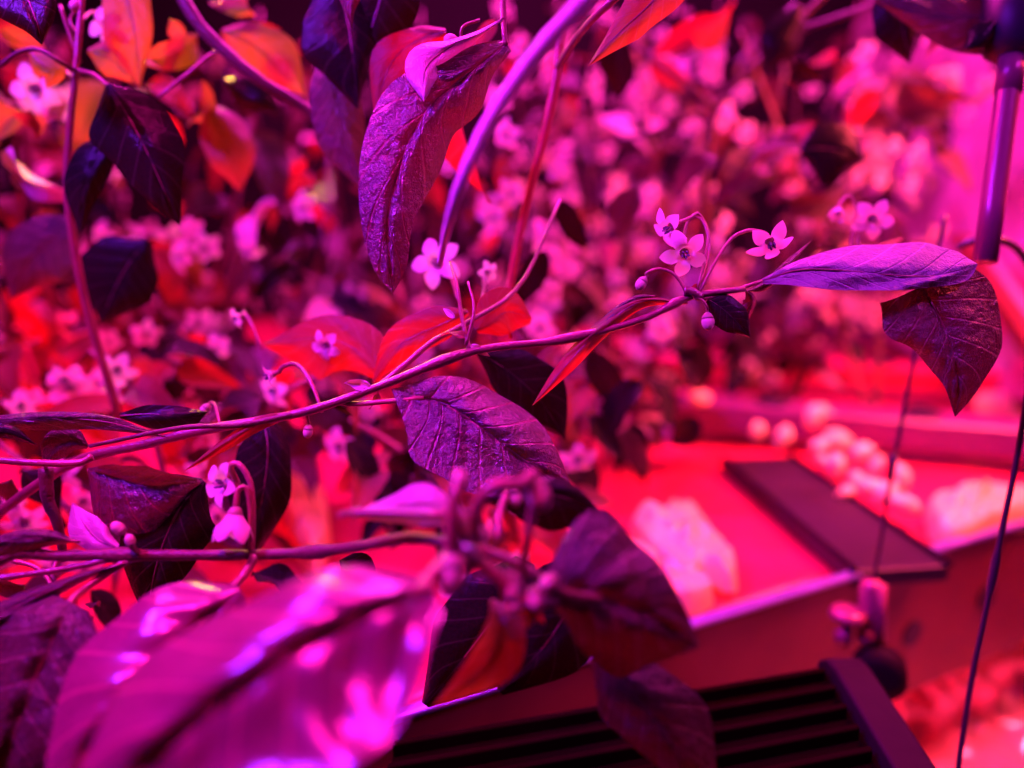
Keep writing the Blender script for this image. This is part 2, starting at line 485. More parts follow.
# red backlit leaves round the middle node
hero_leaf(A, [(476, 330, .325), (492, 320, .327), (508, 312, .330), (532, 318, .336)], [4, 24, 24, 0], [4, 18, 26, 6], .002, .004, 'thin', .0004, 5, ribr=.0004, nr=22, m=7)
hero_leaf(A, [(468, 312, .325), (440, 325, .328), (400, 345, .332), (372, 385, .34)], [3, 20, 18, 0], [2, 16, 17, 0], .002, .004, 'thin', .0004, 5, ribr=.0004, nr=24, m=7)
hero_leaf(A, [(478, 352, .33), (510, 372, .335), (540, 400, .34), (566, 440, .35)], [3, 26, 30, 0], [3, 24, 28, 0], .002, .004, 'dark', .0004, 5, ribr=.0004, nr=22, m=7)
hero_leaf(A, [(390, 384, .345), (360, 352, .35), (320, 338, .355), (262, 345, .37)], [4, 28, 22, 0], [4, 22, 40, 0], .002, .006, 'thin', .0004, 5, ribr=.0004, nr=22, m=7)
hero_leaf(A, [(300, 413, .30), (262, 420, .299), (222, 446, .297), (183, 472, .297)], [1, 4, 5, 0], [1, 9, 6, 0], .001, .003, 'thin', .0003, 6, ribr=.0004, nr=26, m=5, label='narrow arching leaf')
# dark narrow leaves at the left edge
hero_leaf(A, [(-30, 424, .30), (40, 418, .296), (100, 421, .295), (140, 430, .297), (171, 438, .30)], [6, 6, 7, 3, 0], [6, 12, 9, 4, 0], .002, .002, 'mature', .0003, 8, ribr=.0004, nr=30, m=6, label='long narrow dark leaf')
hero_leaf(A, [(-20, 428, .29), (10, 431, .29), (38, 446, .292)], [4, 6, 0], [8, 8, 0], .001, .002, 'dark', .0003, 5, ribr=.0004, nr=16, m=5)
hero_leaf(A, [(120, 416, .31), (150, 414, .309), (185, 416, .31), (208, 412, .313)], [3, 9, 9, 0], [3, 14, 15, 0], .001, .002, 'dark', .0003, 5, ribr=.0004, nr=20, m=5)
hero_leaf(A, [(88, 447, .303), (72, 441, .302), (55, 448, .303), (44, 470, .306)], [2, 14, 15, 0], [2, 11, 14, 0], .001, .003, 'mature', .0005, 5, ribr=.0004, nr=18, m=6)
stem_px('branch', [(-20, 459, .295), (40, 463, .295), (78, 463, .297), (92, 457, .298)], .0014, .0016, M_STEM, A, 20)
stem_px('branch', [(46, 468, .31), (48, 500, .31), (58, 525, .31), (64, 560, .315)], .0030, .0016, M_STEMD, A, 16)
for (x0, y0, x1, y1, mt) in ((372, 386, 340, 384, 'pale'), (466, 338, 440, 318, 'thin'), (470, 345, 492, 356, 'pale'), (378, 392, 372, 412, 'mid'), (690, 292, 702, 280, 'mid'), (330, 400, 352, 418, 'mature'), (455, 318, 440, 306, 'pale')):
    sleaf(A, x0, y0, x1, y1, .300, .301, mt, random.uniform(-.9, .9), .7)
# nodding flowers at the right-hand node
px_flower(A, 685, 254, .300, 23, (-.05, -.45, 1), 1., .3, [(697, 291, .30), (704, 262, .303), (708, 235, .306), (700, 218, .309), (688, 222, .309), (683, 240, .307)], .00055)
px_flower(A, 668, 229, .303, 22, (-.9, -.6, .45), .9, 1.2, [(694, 292, .301), (706, 270, .306), (709, 236, .31), (699, 214, .31), (690, 218, .308)], .00055)
px_flower(A, 771, 244, .301, 23, (.1, -.85, .7), 1., .9, [(700, 292, .30), (712, 268, .301), (730, 240, .303), (746, 231, .304), (757, 231, .304)], .0006)
px_bud(A, 641, 284, .300, 5.5, (-.55, -.8, .1), [(688, 296, .30), (676, 276, .300), (660, 269, .300), (647, 273, .300)], .0007)
px_bud(A, 708, 322, .299, 6.5, (.05, -1, .1), [(694, 297, .299), (702, 300, .298), (707, 307, .298)], .0006)
stem_px('node', [(684, 291, .2995), (692, 292, .299), (701, 298, .2995)], .0021, .0018, M_STEMP, A, 8)
# flowers on longer stalks a little behind
stem_px('branch', [(800, 276, .35), (845, 262, .37), (870, 250, .38), (900, 240, .40)], .0012, .0008, M_STEM, A, 14)
px_flower(A, 838, 212, .375, 15, (-.3, -.7, .3), .3, .9, [(850, 262, .372), (852, 235, .375), (856, 208, .378), (848, 196, .378)], .0007)
px_flower(A, 873, 219, .37, 21, (-.2, -.3, .8), .9, .5, [(860, 255, .372), (858, 238, .374), (866, 212, .378)], .0007)
px_flower(A, 436, 262, .365, 25, (-.2, .05, 1), 1., .2, [(458, 300, .35), (452, 280, .37)], .0007)
px_flower(A, 488, 272, .36, 13, (.5, -.2, .7), .8, .2, [(478, 312, .34), (484, 290, .355)], .0006)
px_flower(A, 325, 346, .35, 17, (-.3, -.3, .8), .9, .2, [(332, 372, .36), (326, 352, .36)], .0006)
px_flower(A, 268, 376, .325, 17, (-.8, -.35, .3), .8, .8, [(322, 412, .305), (312, 385, .31), (298, 365, .318), (284, 366, .322)], .0008)
px_flower(A, 236, 318, .37, 14, (-.6, -.4, .4), .8, .3, [(262, 350, .36), (252, 325, .365), (244, 312, .37)], .0006)
px_bud(A, 308, 432, .302, 5, (-.1, -1, 0), [(307, 412, .301), (308, 420, .301)], .0006)
px_bud(A, 205, 410, .33, 5, (-.6, -.8, 0), [(220, 425, .31), (215, 405, .32)], .0006)

# ================================================================== the plant in front
B = thing('chilli_plant', 'chilli plant nearest the lens, lower left, with large blurred leaves and hanging bell flowers', 'plant', P(-80, 820, .26))
stem_px('stem', [(-80, 820, .26), (-70, 640, .262), (0, 560, .265), (60, 556, .268), (135, 555, .270), (220, 555, .270), (300, 553, .265), (360, 546, .25), (410, 538, .235), (460, 545, .222), (520, 565, .215), (560, 592, .21), (600, 600, .215)],
        .0022, .0016, M_STEMD, B, 60, knobs=(.32, .52, .76))
stem_px('branch', [(-30, 582, .262), (30, 574, .264), (80, 566, .267), (135, 553, .270)], .0013, .0011, M_STEMP, B, 18)
stem_px('branch', [(135, 555, .270), (90, 585, .262), (72, 600, .255), (66, 612, .25)], .0013, .0013, M_STEM, B, 16)
stem_px('branch', [(255, 556, .268), (240, 580, .262), (215, 600, .255), (170, 640, .245)], .0018, .0010, M_STEM, B, 18)
stem_px('branch', [(456, 548, .205), (425, 582, .195), (360, 620, .185), (290, 655, .18)], .0024, .0012, M_STEM, B, 20)
stem_px('branch', [(455, 560, .203), (452, 530, .20), (455, 495, .20), (460, 478, .203)], .0026, .0014, M_STEM, B, 16)
stem_px('branch', [(465, 550, .21), (500, 578, .207), (520, 600, .207), (560, 602, .21)], .0018, .0015, M_STEM, B, 16)
stem_px('branch', [(518, 592, .21), (524, 560, .208), (530, 525, .207), (534, 500, .205)], .0014, .0012, M_STEMP, B, 14)
stem_px('branch', [(470, 545, .222), (455, 520, .215), (440, 515, .212), (360, 512, .22), (340, 515, .225)], .0014, .0010, M_STEMP, B, 14)
# the bell flowers on their hooked stalks
px_flower(B, 221, 484, .272, 27, (-.35, .05, .5), .75, .6, [(252, 552, .270), (253, 520, .270), (251, 485, .271), (240, 465, .272), (230, 466, .273)], .0009)
px_flower(B, 234, 524, .266, 36, (-.05, -1, .15), .30, .3, [(250, 552, .268), (250, 510, .269), (246, 488, .269), (238, 490, .268)], .0008)
px_bud(B, 118, 528, .268, 6, (-.7, .7, .2), [(137, 552, .269), (130, 540, .268)], .0008)
px_bud(B, 130, 540, .266, 5, (-.2, 1, .2), [(137, 552, .268)], .0008)
# dark leaf with violet back behind them
hero_leaf(B, [(88, 470, .285), (110, 476, .281), (150, 486, .279), (200, 480, .283)], [2, 12, 18, 0], [2, 46, 45, 4], [0, -.004, -.006, 0], [.003, .006, .006, .002], 'glossy', .0014, 6, ribr=.0005, nr=30, m=8, label='creased violet leaf')
hero_leaf(B, [(205, 482, .285), (182, 505, .283), (163, 545, .284), (152, 585, .288), (147, 620, .292)], [5, 42, 45, 24, 0], [4, 40, 38, 22, 0], [.002, .006, .006, .004, 0], [.002, .005, .005, .003, 0], 'dark', .0012, 6, ribr=.0006, nr=34, m=9, label='almost black hanging leaf')
hero_leaf(B, [(118, 548, .275), (98, 540, .276), (84, 524, .278), (72, 502, .282)], [4, 16, 14, 0], [4, 14, 18, 0], .002, .002, 'pale', .0004, 5, ribr=.0004, nr=18, m=6)
hero_leaf(B, [(80, 542, .268), (50, 538, .265), (20, 540, .263), (-20, 550, .262)], [0, 8, 10, 8], [0, 8, 16, 14], .002, .003, 'mature', .0004, 5, ribr=.0006, nr=20, m=6)
hero_leaf(B, [(128, 562, .266), (80, 578, .26), (30, 600, .255), (-20, 625, .25)], [1, 5, 10, 14], [1, 5, 12, 14], .004, .004, 'mature', .0004, 5, ribr=.0005, nr=20, m=6)
# lower left leaf
hero_leaf(B, [(70, 602, .25), (52, 640, .244), (30, 690, .24), (10, 740, .24), (-5, 800, .245)], [20, 62, 66, 50, 30], [22, 66, 80, 70, 40], [.010, .016, .018, .014, .004], [-.003, -.006, -.006, -.004, .0], 'mature', .0022, 5, ribr=.0009, nr=34, m=10, label='broad leaf in the lower left corner')
# second leaf back
hero_leaf(B, [(240, 590, .24), (205, 620, .235), (160, 665, .225), (110, 720, .215), (60, 790, .21)], [8, 48, 66, 60, 20], [10, 50, 70, 70, 30], [.006, .010, .012, .010, .004], [.002, .004, .006, .006, .002], 'satin', .0022, 5, ribr=.0012, nr=34, m=9, wave=.002)
# the biggest, most blurred leaf
hero_leaf(B, [(432, 586, .188), (380, 606, .181), (310, 640, .176), (235, 690, .172), (165, 745, .17), (100, 815, .17)], [8, 44, 62, 74, 74, 30], [30, 92, 132, 128, 100, 40], [.006, .014, .018, .020, .016, .004], [-.004, -.012, -.016, -.016, -.010, .0], 'satin', .0024, 5, ribr=.0022, nr=40, m=12, wave=.003, ribmat=M_STEM, label='largest leaf, strongly out of focus')
# small cupped leaf below the cluster
hero_leaf(B, [(492, 600, .225), (500, 625, .220), (488, 660, .219), (432, 708, .222)], [2, 14, 18, 0], [3, 24, 28, 0], [-.004, -.006, -.004, 0], [.002, .004, .004, 0], 'mid', .0008, 5, ribr=.0006, nr=26, m=8, ribmat=M_STEM, label='small cupped reddish leaf')
# large wrinkled leaf right of the cluster
hero_leaf(B, [(545, 590, .222), (580, 592, .219), (620, 603, .218), (660, 620, .220), (699, 645, .226)], [18, 82, 62, 34, 0], [10, 44, 68, 62, 4], [.003, .008, .010, .006, 0], [.002, .006, .010, .010, 0], 'mature', .0026, 5, ribr=.0015, nr=40, m=12, wave=.0015, ribmat=M_STEM, label='large wrinkled drooping leaf')
hero_leaf(B, [(596, 655, .24), (632, 690, .236), (668, 735, .236), (700, 800, .24)], [8, 40, 32, 6], [6, 36, 46, 20], [.001, .003, .004, .002], [.003, .006, .006, .002], 'mature', .0009, 7, ribr=.0007, nr=30, m=9, ribmat=M_STEM, label='leaf hanging over the ribbed lamp housing')
hero_leaf(B, [(480, 500, .245), (520, 490, .242), (565, 498, .243), (608, 520, .25)], [2, 14, 16, 0], [2, 30, 34, 6], .003, .004, 'dark', .0006, 5, ribr=.0005, nr=22, m=7)
hero_leaf(B, [(350, 515, .235), (385, 512, .228), (425, 508, .222), (458, 518, .22)], [1, 12, 24, 6], [1, 10, 18, 6], .002, .002, 'pale', .0006, 5, ribr=.0005, nr=20, m=6)
hero_leaf(B, [(610, 560, .27), (575, 600, .265), (545, 645, .265), (500, 692, .27)], [10, 48, 44, 4], [10, 40, 40, 4], .004, .006, 'dark', .0010, 6, ribr=.0006, nr=22, m=8)
hero_leaf(B, [(525, 560, .285), (505, 600, .28), (470, 650, .28), (425, 705, .29)], [10, 44, 44, 4], [10, 50, 50, 4], .004, .006, 'dark', .0010, 6, ribr=.0006, nr=22, m=8)  # dark leaf added to shade off the bright tray behind
hero_leaf(B, [(262, 415, .34), (268, 450, .335), (262, 500, .335), (250, 556, .34)], [10, 30, 34, 6], [8, 22, 26, 6], .004, .006, 'dark', .0010, 6, ribr=.0005, nr=22, m=8)
for (x0, y0, x1, y1, d, mt) in ((345, 440, 400, 505, .42, 'dark'), (410, 450, 370, 520, .44, 'dark'), (300, 600, 250, 560, .33, 'dark'), (420, 470, 440, 540, .40, 'mature'), (20, 470, 80, 520, .36, 'dark'), (90, 590, 140, 640, .36, 'dark'),
        (340, 560, 400, 600, .30, 'dark'), (10, 480, -30, 540, .34, 'mature'), (320, 430, 290, 470, .44, 'mature'), (640, 380, 600, 440, .46, 'dark'), (680, 350, 730, 400, .5, 'dark'), (620, 430, 660, 480, .5, 'mature'), (700, 420, 660, 450, .55, 'dark')):
    sleaf(B if x0 < 500 else A, x0, y0, x1, y1, d, d + .01, mt, random.uniform(-.7, .7))
# spent flower heads of the blurred cluster
px_bud(B, 539, 496, .205, 12, (.3, -1, .2), [(474, 540, .205), (478, 505, .20), (495, 485, .198), (520, 485, .20)], .0018)
px_bud(B, 460, 480, .202, 8, (0, 1, .1), None)
px_bud(B, 452, 575, .20, 15, (-.1, -1, .2), [(455, 548, .202)], .002)
px_bud(B, 515, 498, .235, 7, (.3, -1, .2), [(498, 540, .225), (500, 512, .23)], .0012)
for (x, y, r) in ((455, 520, 9), (478, 535, 8), (470, 553, 9), (512, 590, 9), (535, 600, 9), (548, 583, 8), (515, 605, 8)):
    px_bud(B, x, y, .207, r, (random.uniform(-1, 1), random.uniform(-1, 1), .4), None)
for (x0, y0, x1, y1, mt) in ((452, 500, 476, 545, 'pale'), (470, 505, 484, 548, 'pale'), (500, 590, 560, 625, 'thin'), (505, 570, 530, 612, 'pale'), (545, 590, 515, 628, 'mid')):
    sleaf(B, x0, y0, x1, y1, .208, .205, mt, random.uniform(-.8, .8), .8)
# dried curled growth at far lower left
for (q, mt) in (([(10, 560, .29), (40, 570, .29), (60, 600, .285)], 0), ([(60, 556, .28), (52, 575, .275), (62, 590, .27)], 0)):
    stem_px('branch', q, .001, .0006, M_STEM, B, 10)
for k in range(6):
    x = random.uniform(-10, 90); y = random.uniform(560, 640)
    sleaf(B, x, y, x + random.uniform(-60, 60), y + random.uniform(-20, 50), .32, .33, random.choice(['mature', 'mid', 'dark']), random.uniform(-1, 1))

# ================================================================== hanging growth, top centre
C_ = thing('chilli_plant', 'upright chilli shoots at top centre with one long shiny hanging leaf and a lilac stem', 'plant', P(430, -160, .3))
stem_px('stem', [(640, -60, .215), (585, 0, .218), (535, 55, .22), (490, 120, .222), (462, 180, .225), (448, 225, .24), (440, 262, .28)], .0032, .0012, M_LILAC, C_, 36)
stem_px('branch', [(560, 30, .36), (556, 80, .36), (543, 140, .365), (530, 190, .37), (514, 262, .38), (505, 330, .39)], .0026, .0018, M_STEMR, C_, 24)
stem_px('branch', [(660, -40, .29), (600, 12, .31), (575, 40, .34), (556, 70, .36)], .0014, .0018, M_STEM, C_, 16)
stem_px('branch', [(505, -60, .31), (503, -5, .305), (504, 30, .30), (506, 45, .30)], .0016, .0010, M_STEM, C_, 14)
hero_leaf(C_, [(506, 44, .300), (482, 62, .296), (455, 84, .294), (425, 112, .293), (403, 155, .293), (388, 215, .296), (390, 265, .300), (393, 294, .303)],
          [6, 20, 24, 46, 42, 28, 18, 0], [9, 18, 36, 38, 40, 27, 18, 0], [.0, -.002, -.001, .003, .004, .003, .002, 0], [.001, .006, .012, .014, .012, .006, .003, 0], 'glossy', .0017, 8, wave=.001, ribr=.0006, nr=50, m=13, label='long shiny hanging leaf')
hero_leaf(C_, [(504, 18, .300), (478, 34, .297), (452, 46, .294), (426, 68, .290), (424, 102, .288)], [1, 3, 7, 22, 0], [1, 4, 16, 18, 0], [0, .001, .002, .004, .002], [0, .002, .004, .004, .001], 'pale', .0004, 6, ribr=.0005, nr=30, m=8, label='pale folded leaf')
hero_leaf(C_, [(446, 32, .33), (420, 38, .332), (392, 62, .335), (374, 112, .34)], [4, 12, 22, 0], [4, 28, 40, 4], .003, .003, 'thin', .0004, 5, ribr=.0004, nr=22, m=7, label='round red backlit leaf')
hero_leaf(C_, [(676, -30, .292), (650, 4, .290), (622, 30, .291), (588, 66, .295)], [18, 26, 12, 0], [30, 20, 16, 0], .003, .004, 'amber', .0005, 6, ribr=.0005, nr=24, m=8, label='orange backlit leaf')
hero_leaf(C_, [(330, -30, .35), (345, 10, .35), (352, 50, .35), (358, 110, .355)], [10, 42, 46, 0], [10, 30, 22, 0], .004, .006, 'dark', .0008, 6, ribr=.0006, nr=26, m=8)
hero_leaf(C_, [(385, -40, .35), (380, 0, .352), (368, 40, .355), (362, 80, .36)], [10, 52, 48, 0], [10, 40, 28, 0], .004, .006, 'dark', .0008, 6, ribr=.0006, nr=26, m=8)
hero_leaf(C_, [(355, -30, .32), (352, -10, .32), (350, 10, .32), (352, 32, .322)], [18, 18, 6, 0], [18, 14, 5, 0], .002, .003, 'mature', .0005, 5, ribr=.0004, nr=18, m=6)
hero_leaf(C_, [(330, 40, .37), (336, 90, .37), (345, 140, .375), (362, 190, .38)], [8, 26, 26, 0], [8, 24, 20, 0], .003, .005, 'mature', .0008, 6, ribr=.0006, nr=22, m=7)
sleaf(C_, 462, 90, 446, 210, .34, .36, 'thin', .9); sleaf(C_, 495, 20, 470, 60, .35, .35, 'mid', .4)
px_bud(C_, 452, 42, .31, 7, (-.6, .3, .4), [(480, 20, .31), (462, 28, .31)], .0006)

# ================================================================== top left
D_ = thing('chilli_plant', 'chilli plant in the upper left corner with near black leaves against orange backlit ones', 'plant', P(120, 420, .4))
stem_px('stem', [(120, 420, .40), (85, 300, .38), (68, 200, .37), (70, 130, .365), (76, 70, .36), (84, -30, .36)], .0024, .0014, M_STEM, D_, 26)
stem_px('branch', [(168, -30, .37), (196, 20, .372), (226, 52, .375), (262, 82, .38), (310, 112, .39), (360, 160, .40)], .0034, .0026, M_STEMD, D_, 24)
stem_px('branch', [(262, 82, .38), (222, 52, .378), (190, 72, .374), (158, 98, .37)], .0010, .0008, M_STEM, D_, 16)
stem_px('branch', [(0, 66, .355), (20, 52, .352), (40, 50, .35), (60, 62, .352), (78, 72, .36)], .0012, .0010, M_STEMD, D_, 18)
stem_px('branch', [(78, 70, .36), (95, 75, .355), (108, 86, .35)], .0010, .0008, M_STEM, D_, 10)
stem_px('branch', [(80, 62, .36), (70, 35, .358), (60, 5, .356)], .0010, .0008, M_STEM, D_, 10)
hero_leaf(D_, [(108, 84, .345), (126, 112, .340), (146, 150, .338), (164, 190, .342), (180, 226, .35)], [4, 42, 36, 20, 0], [3, 28, 38, 20, 0], [.003, .008, .008, .004, 0], [.001, .005, .006, .003, 0], 'dark', .0010, 6, ribr=.0005, nr=34, m=9, label='near black leaf with violet shoulder')
hero_leaf(D_, [(112, 132, .355), (96, 160, .353), (84, 190, .354), (80, 236, .36)], [2, 22, 20, 0], [2, 18, 16, 0], .004, .002, 'dark', .0008, 5, ribr=.0005, nr=26, m=7)
hero_leaf(D_, [(8, -40, .31), (24, -10, .305), (36, 20, .303), (42, 45, .305)], [40, 46, 20, 0], [26, 34, 20, 0], .004, .004, 'dark', .0008, 5, ribr=.0005, nr=22, m=8, label='dark leaf tip at the top left corner')
hero_leaf(D_, [(120, -30, .375), (128, 0, .373), (136, 40, .374), (140, 88, .38)], [12, 26, 30, 0], [10, 22, 16, 0], .003, .004, 'amber', .0006, 6, ribr=.0005, nr=24, m=7)
hero_leaf(D_, [(88, 50, .38), (104, 56, .38), (118, 64, .382), (134, 84, .385)], [2, 18, 14, 0], [2, 14, 16, 0], .002, .003, 'amber', .0005, 5, ribr=.0004, nr=18, m=6)
hero_leaf(D_, [(222, 30, .40), (246, 40, .40), (276, 62, .405), (306, 96, .41)], [2, 20, 26, 0], [2, 24, 24, 0], .003, .004, 'amber', .0006, 5, ribr=.0005, nr=18, m=6)
hero_leaf(D_, [(30, 52, .36), (42, 64, .358), (52, 74, .358), (46, 88, .36)], [2, 12, 12, 0], [2, 14, 14, 0], .002, .003, 'amber', .0005, 5, ribr=.0004, nr=16, m=6)
hero_leaf(D_, [(148, 240, .40), (130, 262, .40), (114, 290, .402), (100, 325, .41)], [6, 38, 44, 0], [6, 34, 34, 0], .004, .006, 'dark', .0008, 5, ribr=.0005, nr=20, m=7)
hero_leaf(D_, [(80, 220, .43), (55, 240, .43), (30, 262, .43), (10, 300, .44)], [6, 30, 32, 0], [6, 34, 34, 0], .004, .006, 'mature', .0008, 5, ribr=.0005, nr=20, m=7)
hero_leaf(D_, [(208, 104, .44), (220, 130, .44), (234, 160, .44), (240, 192, .45)], [4, 22, 22, 0], [4, 24, 22, 0], .004, .006, 'mid', .0008, 5, ribr=.0005, nr=20, m=7)
hero_leaf(D_, [(225, 80, .42), (245, 90, .42), (262, 100, .42), (282, 116, .43)], [2, 14, 14, 0], [2, 16, 14, 0], .004, .006, 'dark', .0008, 5, ribr=.0005, nr=18, m=6)
for (x0, y0, x1, y1, d, mt, r) in ((150, 60, 210, 35, .40, 'amber', .4), (160, 70, 150, 20, .41, 'amber', -.4), (215, 110, 165, 90, .42, 'amber', .2), (20, 110, -30, 150, .42, 'amber', .5),
        (0, 30, 60, 60, .42, 'amber', .1), (10, 170, 60, 200, .42, 'glossy', .7), (250, 10, 200, -20, .42, 'amber', .2), (30, 110, 10, 160, .40, 'mid', .3), (5, 150, 70, 215, .41, 'pale', 1.1), (60, 120, 20, 95, .41, 'amber', .5), (170, 20, 190, 60, .42, 'amber', 0), (280, 30, 240, 55, .45, 'mid', 0)):
    sleaf(D_, x0, y0, x1, y1, d, d + .02, mt, r)
px_flower(D_, 108, 24, .385, 22, (-.1, 0, 1), 1., .4, [(82, 20, .37), (95, 12, .39)], .0006)
px_flower(D_, 34, 88, .40, 24, (.1, -.3, 1), 1., .2, [(76, 80, .37), (52, 62, .40)], .0006)
px_bud(D_, 76, 6, .36, 6, (0, -.6, .8), [(82, 40, .36), (70, 20, .362)], .0006)

# ================================================================== top right
E_ = thing('chilli_plant', 'chilli plant in the upper right with brown shaded leaves beside the support tube', 'plant', P(720, 330, .6))
stem_px('stem', [(700, 330, .60), (706, 250, .58), (704, 180, .56), (716, 110, .55), (760, 60, .54), (840, -20, .52)], .0034, .0022, M_STEMD, E_, 26)
stem_px('branch', [(716, 110, .55), (680, 80, .55), (640, 50, .56), (600, 20, .57)], .0024, .0018, M_STEMD, E_, 16)
stem_px('branch', [(705, 110, .56), (660, 130, .56), (610, 142, .57), (560, 150, .58)], .0020, .0014, M_STEMD, E_, 16)
stem_px('branch', [(800, 30, .53), (860, 10, .50), (920, -10, .45), (1010, -30, .40)], .0022, .0016, M_STEMD, E_, 16)
hero_leaf(E_, [(1110, 0, .38), (1030, 12, .375), (950, 14, .375), (872, -2, .385)], [60, 60, 45, 0], [60, 46, 34, 0], .004, .006, 'mature', .0008, 6, ribr=.0006, nr=24, m=8, label='brown leaf filling the top right corner')
hero_leaf(E_, [(895, -20, .40), (898, 8, .40), (904, 34, .40), (910, 64, .41)], [10, 26, 26, 0], [10, 24, 20, 0], .004, .006, 'dark', .0008, 6, ribr=.0006, nr=20, m=7)
hero_leaf(E_, [(968, -10, .42), (955, 10, .42), (940, 34, .42), (922, 60, .425)], [4, 8, 8, 0], [4, 9, 8, 0], .002, .003, 'pale', .0003, 6, ribr=.0006, nr=18, m=5)
hero_leaf(E_, [(800, 150, .47), (822, 148, .468), (846, 152, .468), (866, 160, .475)], [6, 26, 24, 0], [6, 36, 30, 0], .004, .008, 'dark', .0008, 6, ribr=.0006, nr=22, m=8, label='round dark shaded leaf')
hero_leaf(E_, [(800, 5, .50), (790, 25, .50), (778, 48, .50), (764, 72, .51)], [6, 20, 20, 0], [6, 16, 16, 0], .004, .006, 'dark', .0008, 6, ribr=.0006, nr=18, m=7)
hero_leaf(E_, [(995, 22, .36), (985, 34, .36), (975, 44, .362), (962, 50, .365)], [6, 14, 14, 0], [6, 14, 12, 0], .004, .006, 'dark', .0006, 6, ribr=.0005, nr=16, m=6)
for (x0, y0, x1, y1, d, mt, r) in ((640, 190, 602, 245, .46, 'mature', .3), (620, 40, 606, 110, .50, 'dark', .2), (720, 160, 650, 190, .52, 'glossy', .8), (800, 140, 700, 190, .50, 'glossy', 1.0),
        (830, 165, 760, 110, .56, 'mid', .6), (690, 30, 760, 20, .56, 'thin', .5), (880, 90, 840, 130, .60, 'thin', .3), (900, 80, 960, 130, .60, 'mature', .3), (800, 60, 820, 100, .52, 'dark', .3),
        (860, 110, 900, 160, .62, 'mature', .4), (940, 90, 975, 140, .55, 'mature', .8), (790, 205, 870, 190, .55, 'mature', .9), (720, 20, 650, 60, .58, 'thin', .2), (835, 60, 790, 45, .6, 'thin', .9), (650, 60, 700, 95, .56, 'mid', .4),
        (560, 200, 590, 260, .46, 'dark', .4), (590, 350, 640, 430, .48, 'dark', .5), (545, 250, 515, 320, .45, 'dark', .2)):
    sleaf(E_, x0, y0, x1, y1, d, d + .02, mt, r)

# ================================================================== plants further back
def back_plant(label, base_px, branches, nleaf, nflow, mats, size=(.035, .06), spread=.05):
    """base_px (px, depth) standing in the tray, branches: lists of (px,py,depth) the shoots pass through"""
    bx, bd = base_px
    g = P(bx, 384, bd); base = Vector((g.x, g.y, .212))
    T = thing('chilli_plant', label, 'plant', base, 'chilli plants in the rows behind')
    nleaf = min(98, int(nleaf * 1.15)); nflow = int(nflow * 1.7)  # extra flowers added as bright blurred glints
    paths = []
    for bi, br in enumerate(branches):
        pts = [tuple(base), tuple(base.lerp(P(*br[0]), .55) + Vector((random.uniform(-.02, .02), random.uniform(-.02, .02), .0)))] + [tuple(P(*q)) for q in br]
        pth = [Vector(p) for p in cr(pts, 26)]
        tube('stem' if bi == 0 else 'branch', pth, [.0036 * (1 - .65 * i / 26) for i in range(26)], random.choice([M_STEM, M_STEMD, M_STEMP]), T, 7)
        paths.append(pth)
    for k in range(nleaf):
        pth = paths[k % len(paths)]
        t = random.uniform(.25, 1)
        i = min(24, int(t * 25)); p = pth[i]
        a = random.uniform(0, 2 * PI)
        side = Vector((math.cos(a), math.sin(a) * .8, random.uniform(-.35, .45)))
        off = side * random.uniform(0, spread)
        b = p + off
        dr = Vector((math.cos(a), math.sin(a), random.uniform(-1.0, .25)))
        nr = Vector((random.gauss(0, .45), random.gauss(-.6, .5), 1))
        place_leaf(T, b, dr, nr, random.uniform(*size), random.choice(mats))
    for k in range(nflow):
        pth = random.choice(paths); p = pth[random.randint(8, 25)]
        small_flower(T, p + Vector((random.uniform(-1, 1), random.uniform(-1, .2), random.uniform(-1, .6))) * spread,
                     Vector((random.uniform(-.8, .8), -1, random.uniform(-.9, .1))), random.uniform(.009, .013))
    return T

MB1 = ['mid', 'glossy', 'glossy', 'pale', 'thin', 'mature', 'dark', 'mature', 'violet_lit']
MB2 = ['amber', 'thin', 'mid', 'glossy', 'pale', 'mature', 'dark']
MB4 = ['amber', 'amber', 'thin', 'mid', 'glossy', 'pale', 'dark']
MB3 = ['mid', 'glossy', 'pale', 'mature', 'dark', 'mature', 'violet_lit', 'dark']
back_plant('blurred chilli plant at the far left edge with orange and pink backlit leaves', (30, .60), [[(60, 380, .60), (40, 250, .58), (20, 80, .56)], [(20, 350, .56), (-40, 260, .55), (-60, 180, .55)], [(120, 330, .58), (110, 190, .56), (140, 60, .55)], [(0, 420, .52), (-20, 370, .5), (40, 340, .5)]], 84, 16, MB4)
back_plant('blurred chilli plant left of centre, behind the near black leaf', (230, .62), [[(220, 390, .62), (230, 260, .6), (250, 120, .58)], [(180, 360, .58), (150, 300, .56), (120, 240, .56)], [(290, 340, .60), (320, 250, .58), (330, 150, .58)], [(260, 420, .55), (210, 370, .52), (180, 330, .5)]], 92, 22, MB1)
back_plant('blurred chilli plant behind the long hanging leaf at centre', (440, .66), [[(430, 380, .66), (420, 270, .64), (400, 120, .62)], [(480, 330, .62), (510, 240, .60), (500, 120, .6)], [(380, 350, .60), (340, 300, .58), (300, 270, .58)], [(470, 420, .56), (520, 380, .55), (560, 340, .55)]], 92, 22, MB1)
back_plant('blurred chilli plant right of centre, behind the red upright stem', (620, .72), [[(610, 370, .72), (600, 250, .70), (580, 100, .68)], [(650, 330, .70), (690, 240, .68), (700, 120, .68)], [(570, 330, .68), (540, 260, .66), (530, 160, .66)], [(620, 420, .62), (640, 380, .62), (600, 350, .6)]], 92, 18, MB3)
back_plant('blurred chilli plant behind the round dark leaf, upper right', (790, .85), [[(780, 330, .85), (790, 200, .82), (800, 60, .8)], [(730, 300, .82), (700, 200, .8), (680, 80, .78)], [(830, 260, .85), (870, 150, .82), (890, 60, .8)]], 84, 14, MB3)
